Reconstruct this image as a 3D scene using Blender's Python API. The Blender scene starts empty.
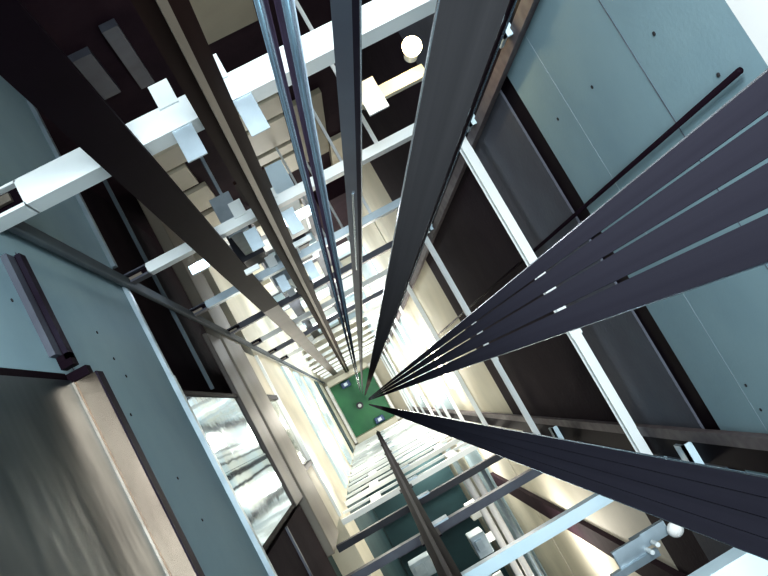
import bpy, bmesh, math, random
from mathutils import Vector, Matrix
random.seed(7)
S = bpy.context.scene
COL = S.collection
F = 25.0                                   # depth of the pit floor below the viewer
# shaft coordinates: u across, v along the door wall, d metres down the shaft
def P(u, v, d): return Vector((u, -v, F - d))

# ------------------------------------------------------------------ materials
def nt(name):
    m = bpy.data.materials.new(name); m.use_nodes = True
    t = m.node_tree; b = t.nodes['Principled BSDF']
    return m, t, b
def ramp(t, src, c0, c1, p0=.3, p1=.7):
    r = t.nodes.new('ShaderNodeValToRGB')
    r.color_ramp.elements[0].position = p0; r.color_ramp.elements[1].position = p1
    r.color_ramp.elements[0].color = (*c0, 1); r.color_ramp.elements[1].color = (*c1, 1)
    t.links.new(src, r.inputs[0]); return r.outputs[0]
def noise(t, scale, detail=4, stretch=None):
    tc = t.nodes.new('ShaderNodeTexCoord'); n = t.nodes.new('ShaderNodeTexNoise')
    n.inputs['Scale'].default_value = scale; n.inputs['Detail'].default_value = detail
    if stretch:
        mp = t.nodes.new('ShaderNodeMapping'); mp.inputs['Scale'].default_value = stretch
        t.links.new(tc.outputs['Object'], mp.inputs[0]); t.links.new(mp.outputs[0], n.inputs['Vector'])
    else: t.links.new(tc.outputs['Object'], n.inputs['Vector'])
    return n.outputs['Fac']
def mat(name, c, rough=.5, metal=0, c2=None, scale=6, bump=0, bscale=40, stretch=None, emit=None, es=0, spec=.5, bdist=.01):
    m, t, b = nt(name)
    b.inputs['Roughness'].default_value = rough; b.inputs['Metallic'].default_value = metal
    b.inputs['Specular IOR Level'].default_value = spec
    if c2 is None: c2 = tuple(x*.8 for x in c)
    t.links.new(ramp(t, noise(t, scale, 5, stretch), c2, c), b.inputs['Base Color'])
    if bump:
        bn = t.nodes.new('ShaderNodeBump'); bn.inputs['Strength'].default_value = bump; bn.inputs['Distance'].default_value = bdist
        t.links.new(noise(t, bscale, 3, stretch), bn.inputs['Height']); t.links.new(bn.outputs[0], b.inputs['Normal'])
    if emit:
        b.inputs['Emission Color'].default_value = (*emit, 1); b.inputs['Emission Strength'].default_value = es
    return m
M = dict(
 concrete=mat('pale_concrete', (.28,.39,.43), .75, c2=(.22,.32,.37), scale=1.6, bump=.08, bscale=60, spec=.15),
 concrete_dark=mat('shadowed_concrete', (.040,.026,.034), .85, c2=(.024,.014,.022), scale=2, spec=.1, bump=.3, bscale=30),  # dark tone carries the shade of the mid wall and the recess
 concrete_mid=mat('half_shaded_concrete', (.095,.105,.13), .8, c2=(.065,.065,.085), scale=2, bump=.3, bscale=40),  # concrete copy darkened to paint in the dimness below the groove
 mirror=mat('polished_stainless', (.27,.36,.42), .07, 1, c2=(.23,.31,.37), scale=2, bump=.12, bscale=2.2, bdist=.03),
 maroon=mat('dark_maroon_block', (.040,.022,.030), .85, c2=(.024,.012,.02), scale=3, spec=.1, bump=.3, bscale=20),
 cream=mat('cream_concrete', (.78,.74,.62), .7, c2=(.62,.60,.50), scale=1.2, bump=.15, bscale=40),
 fascia=mat('cream_fascia_plate', (.62,.58,.46), .5, c2=(.50,.46,.37), scale=1.5),
 olive=mat('olive_grey_plate', (.30,.28,.20), .6, c2=(.22,.20,.15), scale=2),
 white=mat('white_paint', (.82,.86,.86), .4, c2=(.74,.79,.80), scale=3),
 plaster=mat('white_plaster', (.93,.92,.90), .7, c2=(.90,.89,.87), scale=2),
 galv=mat('galvanised_steel', (.42,.50,.55), .38, .6, c2=(.30,.37,.42), scale=9),
 bluewhite=mat('pale_blue_paint', (.62,.76,.83), .35, c2=(.50,.66,.74), scale=3),
 greysteel=mat('grey_primer_steel', (.10,.11,.135), .45, .1, c2=(.07,.07,.09), scale=5, spec=.3),
 darksteel=mat('dark_steel', (.022,.018,.028), .5, 0, c2=(.015,.01,.018), scale=5, spec=.05),
 postgrey=mat('blue_grey_post_paint', (.09,.115,.13), .7, c2=(.07,.085,.10), scale=4, spec=.15),
 darkgrey=mat('dark_grey_primer', (.05,.055,.065), .5, c2=(.035,.035,.045), scale=4, spec=.2),
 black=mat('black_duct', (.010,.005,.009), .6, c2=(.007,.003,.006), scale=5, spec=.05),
 rust=mat('brown_rail_steel', (.034,.018,.015), .42, 0, c2=(.018,.009,.009), scale=7, stretch=(1,1,.1), spec=.02),
 railblade=mat('worn_rail_blade', (.30,.26,.22), .35, .5, c2=(.18,.15,.12), scale=9, stretch=(1,1,.1)),
 tan=mat('tan_rail_steel', (.17,.15,.15), .6, .1, c2=(.11,.09,.10), scale=14, spec=.2),
 tandark=mat('brown_guard_plate', (.11,.095,.085), .5, c2=(.07,.06,.055), scale=2, spec=.3),
 tanbeam=mat('tan_painted_beam', (.26,.23,.185), .55, c2=(.18,.16,.13), scale=2),
 belt=mat('dark_steel_belt', (.047,.045,.060), .45, 0, c2=(.038,.036,.049), scale=14, stretch=(6,6,.05), spec=.0),
 beltbrown=mat('brownish_steel_belt', (.120,.105,.108), .45, 0, c2=(.092,.080,.084), scale=14, stretch=(6,6,.05), spec=.0),
 edge=mat('belt_edge_glint', (.75,.78,.82), .25, .8, c2=(.6,.62,.68), scale=6),  # pale metal for painted glints along belt edges
 rope=mat('bright_steel_rope', (.40,.50,.58), .22, .9, c2=(.25,.31,.38), scale=20, stretch=(1,1,.2)),
 stainless=mat('brushed_stainless', (.12,.155,.17), .32, .9, c2=(.10,.13,.145), scale=3, bump=.3, bscale=2.2, stretch=(1,.5,1.5), bdist=.03),
 sill=mat('bronze_sill', (.17,.13,.10), .2, .95, c2=(.12,.09,.07), scale=3, bump=.25, bscale=4),
 green=mat('green_floor_paint', (.06,.30,.13), .5, c2=(.03,.17,.09), scale=1.2),
 teal=mat('dark_teal_block', (.035,.085,.095), .7, c2=(.02,.05,.06), scale=1.2),
 blue=mat('blue_buffer_paint', (.05,.12,.30), .4, c2=(.04,.08,.22), scale=3),
 glassy=mat('greenish_glass', (.30,.33,.24), .15, c2=(.14,.17,.12), scale=2.5),
 bulb=mat('lit_globe', (1,.9,.6), .3, emit=(1,.80,.42), es=26),
 tube=mat('lit_tube', (1,.9,.8), .3, emit=(1,.88,.78), es=22),
 cool=mat('lit_lamp_lens', (1,1,1), .3, emit=(.92,.93,1), es=22),
 hole=mat('tie_hole', (.03,.03,.035), .9),
)

# ------------------------------------------------------------------ mesh helpers
class MB:
    def __init__(s): s.v = []; s.f = []
    def add(s, vs, fs):
        o = len(s.v); s.v += [tuple(x) for x in vs]; s.f += [tuple(i+o for i in f) for f in fs]; return s
    def box(s, u0, u1, v0, v1, d0, d1):
        c = [P(u, v, d) for d in (d1, d0) for v in (v1, v0) for u in (u0, u1)]
        return s.add(c, [(0,2,3,1),(4,5,7,6),(0,1,5,4),(2,6,7,3),(0,4,6,2),(1,3,7,5)])
    def loft(s, prof, path, closed=True):       # prof: list of (x,y); path: list of (origin, X, Y)
        n = len(prof); vs = []; fs = []
        for o, X, Y in path:
            vs += [o + X*x + Y*y for x, y in prof]
        for k in range(len(path)-1):
            for i in range(n):
                j = (i+1) % n; fs.append((k*n+i, k*n+j, (k+1)*n+j, (k+1)*n+i))
        fs.append(tuple(range(n))[::-1]); fs.append(tuple((len(path)-1)*n+i for i in range(n)))
        return s.add(vs, fs)
    def tube(s, a, b, r, n=12, r2=None):
        a, b = Vector(a), Vector(b); w = (b-a).normalized()
        x = w.orthogonal().normalized(); y = w.cross(x); r2 = r if r2 is None else r2
        vs = []; fs = []
        for p, q in ((a, r), (b, r2)):
            vs += [p + (x*math.cos(t*2*math.pi/n) + y*math.sin(t*2*math.pi/n))*q for t in range(n)]
        for i in range(n): fs.append((i, (i+1) % n, n+(i+1) % n, n+i))
        fs.append(tuple(range(n))[::-1]); fs.append(tuple(range(n, 2*n)))
        return s.add(vs, fs)
    def ball(s, c, r, nu=16, nv=10):
        c = Vector(c); vs = [c+Vector((0,0,r))]; fs = []
        for j in range(1, nv):
            t = math.pi*j/nv
            vs += [c + Vector((math.sin(t)*math.cos(2*math.pi*i/nu), math.sin(t)*math.sin(2*math.pi*i/nu), math.cos(t)))*r for i in range(nu)]
        vs.append(c-Vector((0,0,r))); L = len(vs)-1
        for i in range(nu):
            k = (i+1) % nu
            fs.append((0, 1+i, 1+k)); fs.append((L, 1+(nv-2)*nu+k, 1+(nv-2)*nu+i))
            for j in range(nv-2): fs.append((1+j*nu+i, 1+(j+1)*nu+i, 1+(j+1)*nu+k, 1+j*nu+k))
        return s.add(vs, fs)
    def build(s, name, m, parent=None, bevel=0, smooth=False):
        me = bpy.data.meshes.new(name)
        o = bpy.data.objects.new(name, me); COL.objects.link(o)
        org = Vector((0,0,0))
        if parent is None:                       # origin at the base of the mesh
            xs = [Vector(p) for p in s.v]; org = sum(xs, Vector())/len(xs); org.z = min(p.z for p in xs)
            o.location = org
        else:
            o.parent = parent
            r = parent
            while r is not None: org = org + r.location; r = r.parent
        me.from_pydata([tuple(Vector(p)-org) for p in s.v], [], s.f)
        bm = bmesh.new(); bm.from_mesh(me); bmesh.ops.recalc_face_normals(bm, faces=bm.faces); bm.to_mesh(me); bm.free()
        if smooth:
            for p in me.polygons: p.use_smooth = True
        me.materials.append(m if not isinstance(m, str) else M[m])
        if bevel:
            b = o.modifiers.new('soft_edges', 'BEVEL'); b.width = bevel; b.segments = 2; b.limit_method = 'ANGLE'
        return o
def tag(o, label, cat, group=None):
    o['label'] = label; o['category'] = cat; o['kind'] = 'thing'
    if group: o['group'] = group
    return o
def root(name, loc, label, cat, group=None):
    o = bpy.data.objects.new(name, None); COL.objects.link(o); o.location = loc; o.empty_display_size = .1
    return tag(o, label, cat, group)
def struct(mb, name, m, parent=None, **k):
    o = mb.build(name, m, parent, **k)
    if parent is None: o['kind'] = 'structure'
    return o
ORD = ['first','second','third','fourth','fifth','sixth','seventh','eighth','ninth','tenth','eleventh','twelfth','thirteenth','fourteenth','fifteenth','sixteenth','seventeenth','eighteenth']
VMIN, VMAX = -2.9, 6.0
UL, UR = -.82, 1.25

# ------------------------------------------------------------------ the setting
struct(MB().box(-3.2, 1.9, VMIN-.4, VMAX+.3, F, F+.3), 'floor', 'cream')
struct(MB().box(-.72, .70, -.92, .86, F-.01, F), 'floor_pit', 'green')
# door wall (left): bands of concrete with openings and dark recesses
wl = struct(MB().box(UL-.30, UL, VMIN, -.56, -2.0, 2.6).box(UL-.30, UL, .62, VMAX, -2.0, 2.6).box(UL-.30, UL, VMIN, VMAX, 2.6, 4.0), 'wall_left', 'concrete')
for u_, v_, d_ in [(UL,-1.72,2.7),(UL,-1.35,3.05),(UL,-1.5,2.3),(UL,-.78,3.15),(UL,-.66,3.2),(UL,-.58,3.25),(UL,-.40,3.05),(UL,-.1,3.25),(UL,.1,3.3),(UL,-.82,2.42)]:
    MB().tube(P(u_-.01, v_, d_), P(u_+.003, v_, d_), .0065, 10).build('tie_hole', 'hole', wl)
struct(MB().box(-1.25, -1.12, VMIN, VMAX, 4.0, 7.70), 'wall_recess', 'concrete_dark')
# wall behind the openings lower down
struct(MB().box(UL-.35, UL-.02, VMIN, 1.05, 8.85, F), 'wall_left_lower', 'cream')
struct(MB().box(UL-.35, UL-.02, 1.05, VMAX, 10.4, F).box(-1.25, -1.12, 1.05, VMAX, 7.7, 8.9), 'wall_left_far', 'teal')
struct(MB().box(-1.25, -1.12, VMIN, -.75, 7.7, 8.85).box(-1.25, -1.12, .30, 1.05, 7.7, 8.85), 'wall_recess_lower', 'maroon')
struct(MB().box(UL-.35, UL-.02, 1.05, VMAX, 8.9, 10.4), 'trim_1', 'cream')
# right wall
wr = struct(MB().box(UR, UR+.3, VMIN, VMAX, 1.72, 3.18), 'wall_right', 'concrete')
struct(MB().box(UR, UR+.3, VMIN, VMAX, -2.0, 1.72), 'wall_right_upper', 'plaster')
for v_, d_ in [(-.52,2.05),(-.58,2.55),(-.62,2.95),(.62,2.75),(.72,2.75),(-.3,1.9)]:
    MB().tube(P(UR+.01, v_, d_), P(UR-.003, v_, d_), .0065, 10).build('tie_hole', 'hole', wr)
MB().box(UR-.002, UR+.01, VMIN, VMAX, 2.205, 2.207).build('formwork_joint', 'greysteel', wr)
MB().box(UR-.001, UR+.01, VMIN, VMAX, 2.80, 2.8025).build('formwork_joint', 'galv', wr)
struct(MB().box(UR+.012, UR+.3, VMIN, VMAX, 3.18, 3.37), 'wall_right_groove', 'black')  # shadow gap: darkness painted black, only slightly recessed
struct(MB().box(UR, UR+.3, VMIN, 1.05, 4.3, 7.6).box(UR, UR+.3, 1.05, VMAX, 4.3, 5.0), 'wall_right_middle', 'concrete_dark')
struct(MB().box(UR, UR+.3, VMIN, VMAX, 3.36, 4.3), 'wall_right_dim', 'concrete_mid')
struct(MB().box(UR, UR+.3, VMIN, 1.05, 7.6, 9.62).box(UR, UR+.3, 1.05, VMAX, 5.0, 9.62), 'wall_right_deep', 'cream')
prev = 9.70
k = 1
for d in (12.45, 15.4, 17.6, 19.6, 21.5, 23.4, F):
    struct(MB().box(UR, UR+.3, VMIN, VMAX, prev, d), 'wall_right_slab_%d' % k, 'cream' if k % 2 else 'bluewhite')
    struct(MB().box(UR+.1, UR+.3, VMIN, VMAX, d, d+.12), 'trim_joint_%d' % k, 'black') if d < F else None
    prev = d+.12; k += 1
struct(MB().box(UR+.1, UR+.3, VMIN, VMAX, 9.62, 9.70), 'trim_joint_0', 'black')
# far walls
VF = -2.6
struct(MB().box(-1.2, UR+.3, VF-.3, VF, -2.0, 8.9), 'wall_back', 'maroon')
struct(MB().box(-1.2, UR+.3, VF-.3, VF, 8.9, F), 'wall_back_lower', 'greysteel')
struct(MB().box(.66, UR-.002, VF, VF+.3, 8.9, 11.6), 'wall_back_pier', 'maroon')
struct(MB().box(-3.2, UR+.3, VMAX, VMAX+.3, -2.0, F), 'wall_front', 'teal')

# concrete panel joint on the door wall
MB().box(UL-.01, UL+.003, -1.05, .6, 2.66, 2.664).build('formwork_joint', 'greysteel', wl)

# steel angle along the lower edge of the concrete of the door wall
o = root('lintel_angle', P(UL, 0, 4.0), 'light grey steel angle along the lower edge of the concrete door wall', 'steel angle')
MB().box(UL, UL+.022, VMIN, -1.26, 3.985, 4.03).build('angle_length', 'galv', o)
MB().box(UL, UL+.022, -1.14, -.60, 3.985, 4.03).build('angle_length', 'galv', o)
MB().box(UL, UL+.027, -.60, 2.6, 3.98, 4.03).build('angle_length', 'galv', o)
o = MB().box(-.84, -.815, -2.2, -.56, 5.1, 5.125).build('door_track', 'postgrey'); tag(o, 'thin grey steel track in the dark gap below the concrete door wall', 'track')

# ------------------------------------------------------------------ upper landing door (bottom left of the view)
o = root('landing_door', P(UL, 0, 2.56), 'stainless steel landing door with wavy reflections above the bronze sill', 'door')
MB().box(UL-.03, UL+.012, -.53, .62, .0, 2.555).build('door_panel', 'stainless', o)
MB().box(UL-.10, UL+.004, -.56, -.532, .0, 2.555).build('jamb', 'black', o)
o = root('door_sill', P(UL, 0, 2.6), 'polished bronze sill ledge under the stainless landing door', 'sill')
MB().box(UL-.02, -.728, -.52, .9, 2.56, 2.60).build('sill_plate', 'sill', o)
MB().box(-.728, -.722, -.52, .9, 2.555, 2.62).build('front_lip', 'darksteel', o)
MB().box(UL+.001, -.80, -.52, .9, 2.548, 2.56).build('guide_groove', 'railblade', o)
MB().box(UL+.001, -.745, -.555, -.522, 2.555, 2.60).build('end_cap', 'black', o)
o = root('sill_bracket', P(UL, -.8, 2.6), 'dark grey slotted bracket bar beyond the end of the door sill', 'bracket')
MB().box(UL, UL+.022, -1.0, -.62, 2.50, 2.60).build('bar', 'greysteel', o)
MB().box(UL+.028, UL+.045, -1.0, -.60, 2.55, 2.60).build('bar', 'darksteel', o)
MB().box(UL+.022, UL+.028, -1.0, -.62, 2.56, 2.60).build('gap_strip', 'black', o)
MB().box(UL, UL+.045, -.62, -.575, 2.55, 2.60).build('end_block', 'black', o)

# lower landing door
o = root('landing_door', P(UL, 0, 5.95), 'mirror bright landing door below the concrete wall, seen between dark jambs', 'door')
MB().box(UL-.05, UL-.01, -.50, -.03, 4.05, 5.9).build('door_panel', 'mirror', o)
MB().box(UL-.045, UL-.005, -.028, .40, 4.05, 5.9).build('door_panel', 'mirror', o)
MB().box(UL-.10, UL, -.53, -.502, 4.05, 5.95).build('jamb', 'black', o)
MB().box(UL-.10, UL, .402, .43, 4.05, 5.95).build('jamb', 'black', o)
o = MB().box(UL-.03, UL+.01, -1.07, .44, 5.96, 6.55).build('toe_guard', 'tandark', bevel=.008); tag(o, 'brown toe guard plate under the mirror bright landing door', 'plate')

# tan sill beam and the bright bands under it
o = MB().box(UL-.08, UL+.02, VF+.01, .98, 6.62, 7.68).build('sill_beam', 'tanbeam', bevel=.01); tag(o, 'tan painted steel beam under the mirror bright landing door', 'beam')
o = root('glazed_opening', P(UL, -.2, 8.8), 'greenish window band with pale frame below the tan beam', 'window')
MB().box(-.95, -.85, -.50, .27, 7.95, 8.75).build('pane', 'glassy', o)
MB().box(-.95, UL, -.55, -.50, 7.72, 8.80).build('frame_post', 'darksteel', o)
MB().box(-.95, UL, .27, .32, 7.72, 8.80).build('frame_post', 'darksteel', o)
MB().box(-.95, UL+.01, -1.07, .98, 8.80, 8.90).build('frame_rail', 'white', o)
MB().box(-.95, UL-.02, .33, .98, 7.8, 8.80).build('cream_panel', 'cream', o)
MB().box(-.95, UL-.02, -1.07, -.56, 7.8, 8.80).build('cream_panel', 'cream', o)
for i, (d0, d1, mm, lab, v1) in enumerate([(11.6, 12.6, 'bluewhite', 'pale blue fascia band low on the cream door wall', .98),
        (13.6, 14.6, 'bluewhite', 'grey blue steel fascia band low on the door wall', .98), (16.0, 17.6, 'bluewhite', 'pale blue fascia band deeper than the grey blue one', .98), (19.6, 21.0, 'teal', 'dark teal band deepest on the door wall', .98)]):
    o = MB().box(UL-.02, UL+.015-.003*i, -1.08, v1, d0, d1).build('fascia_band', mm); tag(o, lab, 'fascia')
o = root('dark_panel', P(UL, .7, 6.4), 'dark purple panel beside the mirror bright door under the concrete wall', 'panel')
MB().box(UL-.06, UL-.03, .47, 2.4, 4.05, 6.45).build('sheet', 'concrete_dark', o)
MB().box(UL-.03, UL-.015, .47, 2.4, 5.25, 5.29).build('ridge', 'greysteel', o)

# ------------------------------------------------------------------ separators
LV = [2.47 + 1.53*i for i in range(15)]
LV = [d for d in LV if d < F-1.2]
def cprof(w, h, t=.008):        # channel section: top flange, web, bottom flange
    return [(0,0),(w,0),(w,h),(0,h),(0,h-t),(w-t,h-t),(w-t,t),(0,t)]
def channel(mb, u0, u1, v, d, w, h, sgn=1):
    X = Vector((0,-sgn,0)); Y = Vector((0,0,-1))
    return mb.loft(cprof(w, h), [(P(u0, v, d), X, Y), (P(u1, v, d), X, Y)])
# upper row: behind the brown rail
for i, d in enumerate(LV):
    w = .095 if i == 0 else .055
    h = .11 if i == 0 else .08
    o = root('separator_channel', P(.2, -1.15, d+h), '%s white steel cross channel down the shaft on the brown rail side' % ORD[i], 'steel channel', 'cross channels behind the brown rail')
    u0 = -.665
    mm = ['white','white','galv','greysteel','white','greysteel'][i] if i < 6 else 'white'
    channel(MB(), u0, UR, -1.20, d, w, h).build('channel', mm, o)
    if i < 7:
        eb = MB().box(UL, -.66, -1.20, -1.192, d, d+h).box(UL, -.66, -1.20+w-.012, -1.20+w, d, d+h).build('end_bracket', 'white' if i == 0 else 'greysteel', o)
        MB().box(UL, -.70, -1.175, -1.175+w*.3, d+.01, d+.03).build('slot_bolt', 'railblade', eb)
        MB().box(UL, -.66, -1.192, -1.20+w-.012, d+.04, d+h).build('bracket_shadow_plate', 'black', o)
    if i < 4:
        MB().box(-.13, -.06, -1.275, -1.185, d-.014, d-.002).build('clip_plate', 'white', o)
        MB().box(.07, .128, -1.275, -1.185, d-.014, d-.002).build('clip_plate', 'white', o)
        if i < 3: MB().box(-.13, -.058, -1.105, -.985, d+.012, d+.022).build('hanging_plate', 'galv' if i else 'galv', o)
        if i < 3: MB().box(.10, .17, -1.105, -.965, d+.012, d+.022).build('hanging_plate', 'galv', o)
# lower row: behind the dark rail
for i, d in enumerate(LV):
    w = (.09, .065, .06, .06)[i] if i < 4 else .06; h = .09 if i != 1 else .07
    o = root('separator_channel', P(.2, 1.04, d+h), '%s steel cross channel down the shaft on the dark rail side' % ORD[i], 'steel channel', 'cross channels behind the dark rail')
    channel(MB(), UL, UR, 1.0+w, d, w, h, -1).build('channel', ['bluewhite','bluewhite','greysteel','darkgrey'][i] if i < 4 else 'white', o)
    if i > 3:
        MB().box(UL, UR, 1.0, 1.03, d+.62, d+.67).build('lower_rail', 'white', o)
        for u0 in (-.45, .55):
            MB().box(u0, u0+.12, 1.005, 1.045, d+.09, d+.62).build('upright_plate', 'white', o)
    if i > 1:
        MB().box(-.02, .14, .985, 1.0, d-.02, d+.12).build('clip_plate', 'galv', o)

# beams along the right wall
for i, (d, w) in enumerate([(4.0,.052),(6.45,.040),(9.2,.045),(11.3,.047),(13.0,.047),(14.4,.047),(16.1,.047),(18.3,.047),(20.3,.047),(22.3,.047),(23.6,.047)]):
    o = root('wall_tie_channel', P(1.15, 0, d+.08), '%s white steel tie channel down the shaft in front of the far concrete wall' % ORD[i], 'steel channel', 'tie channels by the tall concrete wall')
    X = Vector((1,0,0)); Y = Vector((0,0,-1))
    MB().loft(cprof(w, .07), [(P(1.14, -1.15, d), X, Y), (P(1.14, 1.0, d), X, Y)]).build('channel', 'white', o)
    if i < 2:
        for v0 in (-.10, .12):
            MB().box(1.134, 1.14+w+.006, v0, v0+.12, d-.008, d+.002).build('splice_plate', 'white', o)

# corner post on the door wall
o = MB().box(UL+.021, UL+.05, -1.18, -1.115, -.8, F).build('corner_post', 'postgrey', bevel=.008); tag(o, 'slim grey steel post running down the concrete door wall', 'post')

# guide rails: T section
def trail(name, u, v, sgn, d0, d1, wide, deep, m1, m2, label):
    o = root(name, P(u, v, d1), label, 'guide rail')
    MB().box(u-wide/2, u+wide/2, min(v, v+sgn*.012), max(v, v+sgn*.012), d0, d1).build('flange', m1, o)
    MB().box(u-.012, u+.012, min(v+sgn*.012, v+sgn*deep), max(v+sgn*.012, v+sgn*deep), d0, d1).build('blade', m2, o)
    return o
o = trail('guide_rail', .035, -1.085, 1, -.6, F-.905, .125, .062, 'rust', 'railblade', 'brown steel guide rail with worn grey blade in front of the white channels')
for i in range(7):
    d = 3.2 + i*3.1
    MB().box(.035-.075, .035+.075, -1.10, -1.085, d, d+.28).build('fishplate', 'rust', o)
o = trail('guide_rail', -.03, .965, -1, -.6, F-2.2, .105, .06, 'black', 'darksteel', 'dark steel guide rail standing in front of the pale ladder of channels')
for i in range(7):
    d = 5.0 + i*2.8
    MB().box(-.10, .04, .966, .976, d, d+.28).build('fishplate', 'darksteel', o)
for v0, nm in ((-.985, 'tan rusty guide rail on the tall concrete wall behind the wide brown belt'), (.80, 'tan rusty guide rail low on the tall concrete wall with dark channel beside it')):
    o = root('wall_guide_rail', P(1.2, v0, F), nm, 'guide rail')
    MB().box(1.19, 1.205, v0, v0+.055, -.6, F).build('face', 'tan', o)
    MB().box(1.205, UR-.001, v0+.02, v0+.035, -.6, F).build('web', 'tan', o)
    s = 1 if v0 > 0 else -1
    a, b = sorted((v0+.055*(s > 0)+s*.004, v0+.055*(s > 0)+s*.11))
    MB().box(1.20, UR-.001, a, b, -.6, F).build('side_channel', 'black', o)
    for d in ((2.75, 3.7, 6.1) if s < 0 else (3.42, 5.8)):
        c, e = sorted((v0+.027+(s > 0)*.03, v0+s*.15+.027))
        MB().box(1.15, 1.20, c, e, d, d+.012).build('rail_clip', 'bluewhite', o)
        MB().box(1.15, 1.165, c, e, d, d+.09).build('rail_clip', 'galv', o)
o = MB().box(1.8-.3-.3, UR-.001, 1.9, 2.12, -.6, 12).build('wall_upright', 'maroon'); tag(o, 'dark maroon upright on the cream wall beyond the cross channels', 'upright')

o = MB().tube(P(1.225, -.265, 1.78), P(1.225, -.285, 11), .009, 12).build('wall_cable', 'black', smooth=True); tag(o, 'thin dark cable running down the pale concrete wall above the four belts', 'cable')
# black duct strip, top left
o = root('cable_duct', P(-.33, -1.14, 22), 'wide black cable duct running down over the white channel ends', 'cable duct')
MB().box(-.38, -.233, -1.10, -1.08, -.6, 6.5).build('upper_length', 'black', o)
MB().box(-.38, -.233, -1.10, -1.08, 6.5, 22).build('lower_length_lit', 'tandark', o)  # browner colour paints in the light falling on the deep duct

# ------------------------------------------------------------------ belts and ropes
def strip(A, B, d0, d1, thick=.003):
    """flat strip between the vertical lines through A=(u,v) and B=(u,v)"""
    a = Vector((A[0], A[1])); b = Vector((B[0], B[1])); t = (b-a).normalized(); n = Vector((-t.y, t.x))
    if n.dot(a) < 0: n = -n           # thickness away from the viewer
    q = [a, b, b+n*thick, a+n*thick]
    mb = MB(); vs = [P(p.x, p.y, d) for d in (d0, d1) for p in q]
    return mb.add(vs, [(0,1,2,3),(7,6,5,4),(0,4,5,1),(1,5,6,2),(2,6,7,3),(3,7,4,0)])
def lerp(A, B, t): return (A[0]+(B[0]-A[0])*t, A[1]+(B[1]-A[1])*t)
def sc(A, k): return (A[0]*k, A[1]*k)
BD1 = F-.15
# four parallel belts
A, B = sc((.7235,-.130), .32), sc((.572,.1005), .32)
cuts = [(0,.213),(.240,.462),(.490,.722),(.755,1)]
nm = ['uppermost dark flat belt of the four side by side, with bright upper edge', 'second dark flat belt of the four side by side', 'third dark flat belt of the four side by side', 'lowest dark flat belt of the four side by side, with thin grey edge']
for i, (t0, t1) in enumerate(cuts):
    o = strip(lerp(A,B,t0), lerp(A,B,t1), .05, BD1, .0006).build('hoist_belt', 'belt'); tag(o, nm[i], 'belt', 'four hoist belts side by side')
    if i == 0: strip(lerp(A,B,-.012), lerp(A,B,.004), .05, 4.5, .0006).build('edge_glint', 'edge', o)  # light caught by the belt edge, drawn as a pale strip
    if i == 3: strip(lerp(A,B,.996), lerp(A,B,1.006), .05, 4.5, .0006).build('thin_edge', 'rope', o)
# lower right wide belt
A, B = sc((.4142,.3399), .38), sc((.3579,.4256), .38)
o = root('compensation_belt', P(A[0], A[1], BD1), 'wide ribbed dark belt running low towards the tan rail', 'belt')
for i in range(4):
    strip(lerp(A,B,i*.25+.004), lerp(A,B,i*.25+.246), .05, BD1).build('rib', 'belt', o)
strip(sc(lerp(A,B,.005),1.012), sc(lerp(A,B,.995),1.012), .05, BD1, .004).build('backing', 'darksteel', o)
strip(lerp(A,B,-.02), lerp(A,B,.006), .05, 4.5).build('edge_glint', 'rope', o)  # painted glint on the belt's upper edge
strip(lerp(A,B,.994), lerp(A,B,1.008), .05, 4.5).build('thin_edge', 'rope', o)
# top wide brownish belt
A, B = sc((.3665,-.4413), .42), sc((.4541,-.3944), .42)
o = strip(A, B, .05, BD1).build('hoist_belt', 'beltbrown'); tag(o, 'wide brown grey flat belt passing beside the glowing globe lamp', 'belt')
strip(lerp(A,B,-.03), lerp(A,B,.0), .05, 4.5).build('edge_glint', 'edge', o)
strip(lerp(A,B,1.03), lerp(A,B,1.07), .05, BD1).build('dark_strand', 'black', o)
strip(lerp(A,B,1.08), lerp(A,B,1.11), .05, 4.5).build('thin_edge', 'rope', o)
# narrow belt
A, B = sc((.2291,-.5144), .5), sc((.2677,-.4939), .5)
o = strip(A, lerp(A,B,.70), .05, BD1).build('hoist_belt', 'greysteel'); tag(o, 'narrow grey flat belt between the steel ropes and the globe lamp', 'belt')
strip(lerp(A,B,.70), lerp(A,B,.95), .05, BD1).build('dark_side', 'darksteel', o)
strip(lerp(A,B,.95), lerp(A,B,1.02), .05, 4.5).build('edge_glint', 'edge', o)
strip(lerp(A,B,.36), lerp(A,B,.5), 1.0, 1.6, -.001).build('highlight_streak', 'rope', o)  # highlight on the belt painted as a pale streak
# ropes
for (q, r, lab) in [((.1405*1.0,-.562*1.0), .0058, 'thin shiny steel rope next to the thicker pair'), ((.1765,-.5435), .0085, 'thicker shiny steel rope touching a dark rope'), ((.1655,-.549), .006, 'dark steel rope on the near flank of the thick bright rope'), ((.1495,-.558), .003, 'hair thin dark cord beside the thin shiny rope')]:
    o = MB().tube(P(q[0]*.6, q[1]*.6, .05), P(q[0]*.6, q[1]*.6, BD1), r*.72, 14).build('hoist_rope', 'darksteel' if 'dark' in lab[:14] else 'rope', smooth=True); tag(o, lab, 'rope', 'hoist ropes')

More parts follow.
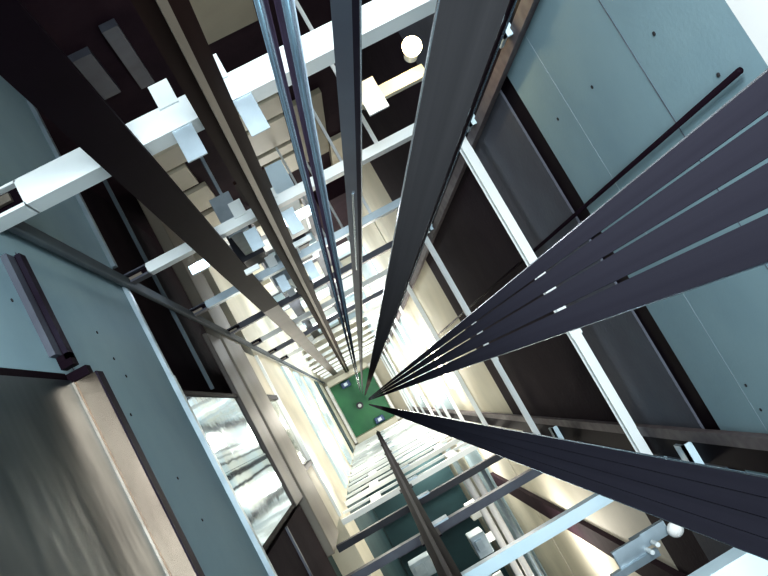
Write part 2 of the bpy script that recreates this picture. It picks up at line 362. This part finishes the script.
# ------------------------------------------------------------------ back wall furniture (neighbouring shaft, brown rail side)
def fplate(u0, u1, b0, b1, m, lab, grp, th=.05):
    """plate on the back wall between two view slopes b (= v / d at its upper and lower edge)"""
    dv = VF + th
    o = MB().box(u0, u1, VF-.01, dv, dv/b0, dv/b1).build('fascia_plate', m); return tag(o, lab, 'plate', grp)
G = 'fascia plates on the back wall'
fplate(.10, .60, -.625, -.535, 'olive', 'large olive grey plate at the top of the back wall beside the brown rail', G)
fplate(-.62, -.42, -.60, -.53, 'greysteel', 'dim grey plate in the dark corner beside the black duct', G)
fplate(-.30, -.20, -.62, -.52, 'greysteel', 'narrow dim grey plate between the black duct and brown rail', G)
fplate(-.80, -.55, -.70, -.62, 'darksteel', 'faint dark plate in the top corner over the black duct', G)
for i, (b0, b1) in enumerate([(-.452,-.431),(-.424,-.399),(-.3925,-.364),(-.356,-.327),(-.320,-.300)]):
    fplate(-.60, -.37 + .05*(i % 2), b0, b1, 'fascia', '%s short cream plate down between the black duct and brown rail' % ORD[i], 'short cream plates')
for i, (b0, b1) in enumerate([(-.449,-.442),(-.438,-.428),(-.423,-.399),(-.393,-.360),(-.355,-.345),(-.340,-.318)]):
    fplate(.10, .60, b0, b1, 'fascia', '%s long cream plate down behind the steel ropes' % ORD[i], 'long cream plates')
fplate(.70, .98, -.40, -.32, 'olive', 'dim olive plate behind the narrow grey belt', G)
fplate(1.0, UR, -.33, -.285, 'fascia', 'cream plate low behind the wide brown belt', G)
for i in range(14):
    d0 = 8.95 + i*1.12
    a = random.choice
    for j, (u0, u1) in enumerate([(-.75,-.35),(-.2,.55),(.68,1.2)]):
        if j == 2 and d0 < 11.7: continue
        mm = ['white','cream','bluewhite'][(i*2+j+i//3) % 3]
        w = random.uniform(.0,.12)
        o = MB().box(u0+w, u1-w*.5, VF+.001, VF+.06+.1*((i+j) % 2), d0, d0+random.uniform(.45,.85)).build('wall_plate', mm)
        tag(o, '%s %s plate down the lit back wall, %s column' % (ORD[i], {'white':'white','cream':'cream','bluewhite':'pale blue','greysteel':'grey'}[mm], ['black duct','rope','brown belt'][j]), 'plate', 'plates down the lit back wall')
# blue grey boxes hanging behind the second channel
for (u0,u1,b0,b1,v,m,lab) in [(-.26,-.13,-.279,-.245,-1.45,'galv','blue grey box under the second cross channel beside the brown rail'),
                              (-.32,-.12,-.240,-.226,-1.45,'greysteel','slate grey box below the blue grey one beside the brown rail'),
                              (.05,.30,-.285,-.235,-1.5,'bluewhite','pale bluish box lit by the lamp behind the steel ropes'),
                              (.02,.26,-.222,-.200,-1.5,'greysteel','dark grey box below the lit pale box behind the ropes'),
                              (-.2,.1,-.19,-.175,-1.5,'galv','steel box deep behind the brown rail')]:
    o = root('junction_box', P((u0+u1)/2, v, v/b1), lab, 'box', 'boxes behind the cross channels')
    MB().box(u0, u1, v-.28, v, v/b0, v/b1).build('body', m, o, bevel=.01)
    MB().box((u0+u1)/2-.012, (u0+u1)/2+.012, VF+.001, v-.28, v/b1-.06, v/b1-.02).build('wall_arm', m, o)
    MB().box(u0-.01, u1+.01, v-.29, v+.01, v/b0-.02, v/b0+.01).build('lid', m, o)
for (u0,u1,b,v,lab) in [(.083,.195,-.231,-1.0,'short white bar beside the steel ropes below the lamp'),(-.24,-.15,-.229,-1.0,'short white bar between the black duct and brown rail')]:
    d = abs(v/b); o = MB().box(u0, u1, v, v+.03, d, d+.03).build('short_bar', 'white'); tag(o, lab, 'bar')
# slender braces running towards the back wall
for (a, d, v0, v1, lab) in [(.186, 4.09, VF+.001, -1.16, 'thin white brace rod behind the ropes near the top channel'), (.131, 5.62, VF+.001, -1.17, 'thin white brace rod behind the ropes between the first two channels'),
                            (.062, 7.15, VF+.001, -1.17, 'thin pale brace rod low behind the ropes'), (.088, 7.15, VF+.001, -1.17, 'thin pale brace rod beside the narrow belt')]:
    u = a*d; o = MB().box(u-.011, u+.011, v0, v1, d, d+.02).build('brace_rod', 'white'); tag(o, lab, 'rod')

# ------------------------------------------------------------------ items in the next shaft (dark rail side)
for i, (u, v, d, w, l, m, lab) in enumerate([(.35, 1.75, 7.6, .16, .22, 'galv', 'pale blue grey bracket box beyond the cross channels beside the dark rail'),
     (.22, 2.6, 9.4, .30, .30, 'galv', 'grey blue motor box lowest in the next shaft'), (.62, 1.9, 10.0, .2, .2, 'white', 'white machine box between the cross channels in the next shaft'),
     (-.35, 2.3, 10.5, .3, .25, 'galv', 'steel box beside the white strip of the door wall')]):
    o = root('equipment_box', P(u, v, d+.3), lab, 'box', 'equipment boxes in the next shaft')
    MB().box(u-w/2, u+w/2, v-l/2, v+l/2, d, d+.3).build('body', m, o, bevel=.01)
    MB().box(u-w*.3, u+w*.15, v-l*.3, v+l*.2, d-.06, d).build('cover', m, o)
    MB().box(u+w/2, u+w/2+.12, v-.04, v+.04, d+.1, d+.16).build('arm', 'white', o)
for i, (u, d) in enumerate([(.50,7.18),(.585,7.18),(.67,7.18)]):
    o = MB().tube(P(u, 1.02, d), P(u, VMAX-.001, d), .032 if i < 2 else .022, 10).build('long_tube', 'plaster' if i < 2 else 'galv', smooth=True)
    tag(o, ['white tube beyond the cross channels, first of the bright pair', 'white tube beyond the cross channels, second of the bright pair', 'grey tube alongside the bright pair of tubes'][i], 'tube')
# shelf like floor of the next shaft
o = root('pit_platform', P(.1, 3.4, 17), 'dark teal platform deep in the next shaft', 'platform')
MB().box(UL, .9, 1.10, VMAX-.01, 15.5, 15.7).build('deck', 'teal', o)
for v0 in (1.5, 2.2, 2.9): MB().box(UL, .9, v0, v0+.07, 15.4, 15.5).build('deck_joist', 'greysteel', o)

# ------------------------------------------------------------------ pit
o = root('buffer', P(-.13, .03, F), 'small pale buffer stand in the middle of the green pit floor', 'buffer')
MB().tube(P(-.13,.03,F-.12), P(-.13,.03,F), .12, 16).build('foot', 'greysteel', o)
MB().tube(P(-.13,.03,F-.6), P(-.13,.03,F-.12), .06, 16, .06).build('spring', 'white', o)
for u_, v_, lab in ((-.2,-.78,'blue block on the pit floor at the foot of the brown rail'),(.22,.72,'blue block on the pit floor by the foot of the dark rail')):
    o = root('rail_foot', P(u_, v_, F), lab, 'block')
    MB().box(u_-.16, u_+.16, v_-.1, v_+.1, F-.3, F).build('block', 'blue', o, bevel=.02)
    MB().box(u_-.06, u_+.06, v_-.05, v_+.05, F-.42, F-.3).build('stud', 'galv', o)
for nm, bx, lab in (('pit_kerb', (.70,.80,-1.0,1.0), 'white pit kerb along the tall concrete wall'), ('pit_kerb', (UL,-.72,-1.0,1.0), 'white pit kerb along the door wall'),
                    ('pit_kerb', (-.72,.70,-1.1,-.92), 'cream pit kerb on the brown rail side'), ('pit_kerb', (-.72,.70,.86,1.05), 'cream pit kerb on the dark rail side')):
    o = MB().box(*bx, F-.9, F).build(nm, 'plaster' if 'white' in lab else 'cream', bevel=.02); tag(o, lab, 'kerb')

# ------------------------------------------------------------------ lamps
def lamp(loc, col, power, r=.05):
    l = bpy.data.lights.new('point_light', 'POINT'); l.color = col; l.energy = power; l.shadow_soft_size = r
    o = bpy.data.objects.new('point_light', l); COL.objects.link(o); o.location = loc; return o
# globe lamp on its arm
def globe(u, v, d, s, lab, power):
    o = root('globe_lamp', P(u, v, d), lab, 'lamp')
    MB().ball(P(u, v, d), .045).build('globe', 'bulb', o, smooth=True)
    MB().tube(P(u, v+.0, d+.04), P(u, v, d+.10), .032, 14).build('holder', 'white', o)
    MB().box(u-.30, u+.03, v+.02*s-.03+.06, v+.02*s+.03+.06, d+.11, d+.15).build('arm', 'fascia', o)
    MB().box(u-.30, u-.20, v-.0, v+.16, d+.10, d+.115).build('arm_plate', 'white', o)
    MB().box(u-.36, u-.30, v-.02, v+.10, d+.10, d+.16).build('arm_bracket', 'fascia', o)
    lamp(P(u-.03, v, d-.10), (1,.72,.38), power, .04)
globe(.945, -1.27, 3.18, 1, 'glowing warm globe lamp on a pale arm beside the wide brown belt', 4)
o = root('globe_lamp', P(.88, 1.083, 3.2), 'white globe lamp half hidden under the wide ribbed belt', 'lamp')
MB().ball(P(.875, 1.072, 3.2), .034).build('globe', 'plaster', o, smooth=True)
MB().box(.70, .86, 1.03, 1.09, 3.24, 3.27).build('arm', 'galv', o)
ap = MB().box(.60, .74, 1.03, 1.11, 3.22, 3.24).build('arm_plate', 'galv', o)
MB().box(.55, .77, 1.10, 1.13, 3.20, 3.23).build('arm_plate', 'galv', o)
MB().tube(P(.735, 1.09, 3.16), P(.735, 1.09, 3.22), .010).build('bolt', 'white', ap)
MB().tube(P(.77, 1.075, 3.16), P(.77, 1.075, 3.22), .010).build('bolt', 'white', ap)
# lamps below the second channel
for (u, v, d, w, lab, p) in [(.19, -1.18, 4.5, .13, 'lit strip lamp behind the steel ropes under the second channel', 5), (-.485, -1.22, 4.62, .06, 'small lit lamp at the edge of the black duct by the door wall', .6)]:
    o = root('strip_lamp', P(u, v, d+.06), lab, 'lamp')
    MB().box(u-w/2, u+w/2, v-.02, v+.02, d, d+.03).build('lens', 'cool', o, bevel=.008)
    MB().box(u-w/2-.03, u+w/2+.03, v-.03, v+.03, d+.03, d+.06).build('housing', 'bluewhite', o)
    lamp(P(u, v, d-.08), (.9,.93,1), p, .05)
# fluorescent tube on the tall wall
o = root('tube_lamp', P(1.2, 0, 10.8), 'lit fluorescent tube on the cream wall crossing behind the four belts', 'lamp')
MB().tube(P(1.19, -.50, 10.6), P(1.19, .42, 10.6), .03, 12).build('tube', 'tube', o, smooth=True)
MB().box(1.21, UR-.001, -.55, .47, 10.57, 10.68).build('batten', 'white', o)
for v in (-.3, .3): lamp(P(1.1, v, 10.6), (1,.92,.8), 14, .1)
# unseen fill lights added lower down the shaft and in the neighbouring shafts
for (u, v, d, e) in [(.85,-.6,12.5,40),(.85,.5,15.5,45),(.85,-.5,19,50),(.6,.5,22.5,36),(-.62,.5,9.4,14),(-.6,.3,13.5,26),(-.6,-.4,18,30),
                     (.2,-1.9,9.6,16),(.3,-1.9,12.5,40),(.2,-1.9,16.5,60),(.2,-1.9,20.5,60),
                     (.75,2.2,7.6,45),(.75,1.5,11.5,40),(.6,1.5,6.5,7),(.5,1.5,15,40),(.6,1.5,19,50),
                     (-.6,-.3,8.4,9)]:
    lamp(P(u, v, d), (1,.95,.84) if v > -1 else (.93,.97,1), e, .15)
def area(loc, tgt, size, power, col):  # out-of-view area fills added to brighten the walls and channels
    l = bpy.data.lights.new('fill_light', 'AREA'); l.size = size; l.energy = power; l.color = col
    o = bpy.data.objects.new('fill_light', l); COL.objects.link(o); o.location = loc
    o.rotation_euler = (Vector(tgt)-Vector(loc)).to_track_quat('-Z', 'Y').to_euler(); return o
area(P(.42, -.85, -.15), P(1.25, -.05, 2.25), .45, 58, (.90,.97,1))
area(P(-.15, .75, -.1), P(-.82, -.7, 3.0), .5, 6.5, (.62,.92,1))
area(P(.1, .1, -1.6), P(.1, .1, 5), 1.6, 34, (.86,.96,1)).data.spread = math.radians(60)
area(P(.1, -1.9, -1.0), P(.1, -1.9, 6), .8, 4, (.95,.97,1))

w = bpy.data.worlds.new('shaft_air'); S.world = w; w.use_nodes = True
w.node_tree.nodes['Background'].inputs[0].default_value = (.45,.40,.62,1); w.node_tree.nodes['Background'].inputs[1].default_value = .07

# ------------------------------------------------------------------ camera
cam = bpy.data.cameras.new('camera'); co = bpy.data.objects.new('camera', cam); COL.objects.link(co)
R0 = Vector((0.87461347, 0.4840418, -0.02747386)); R1 = Vector((-0.47521474, 0.86713118, 0.14917932)); R2 = Vector((0.09603247, -0.11741826, 0.98842841))
tw = lambda r: Vector((r.x, -r.y, -r.z))
X, Y, Z = tw(R0), -tw(R1), -tw(R2)
co.matrix_world = Matrix(((X.x,Y.x,Z.x,0),(X.y,Y.y,Z.y,0),(X.z,Y.z,Z.z,F),(0,0,0,1)))
cam.sensor_width = 36; cam.lens = 760/768*36; cam.clip_start = .01; cam.clip_end = 200
S.camera = co
S.view_settings.view_transform = 'Standard'
S.view_settings.look = 'Medium High Contrast'
S.view_settings.exposure = 0
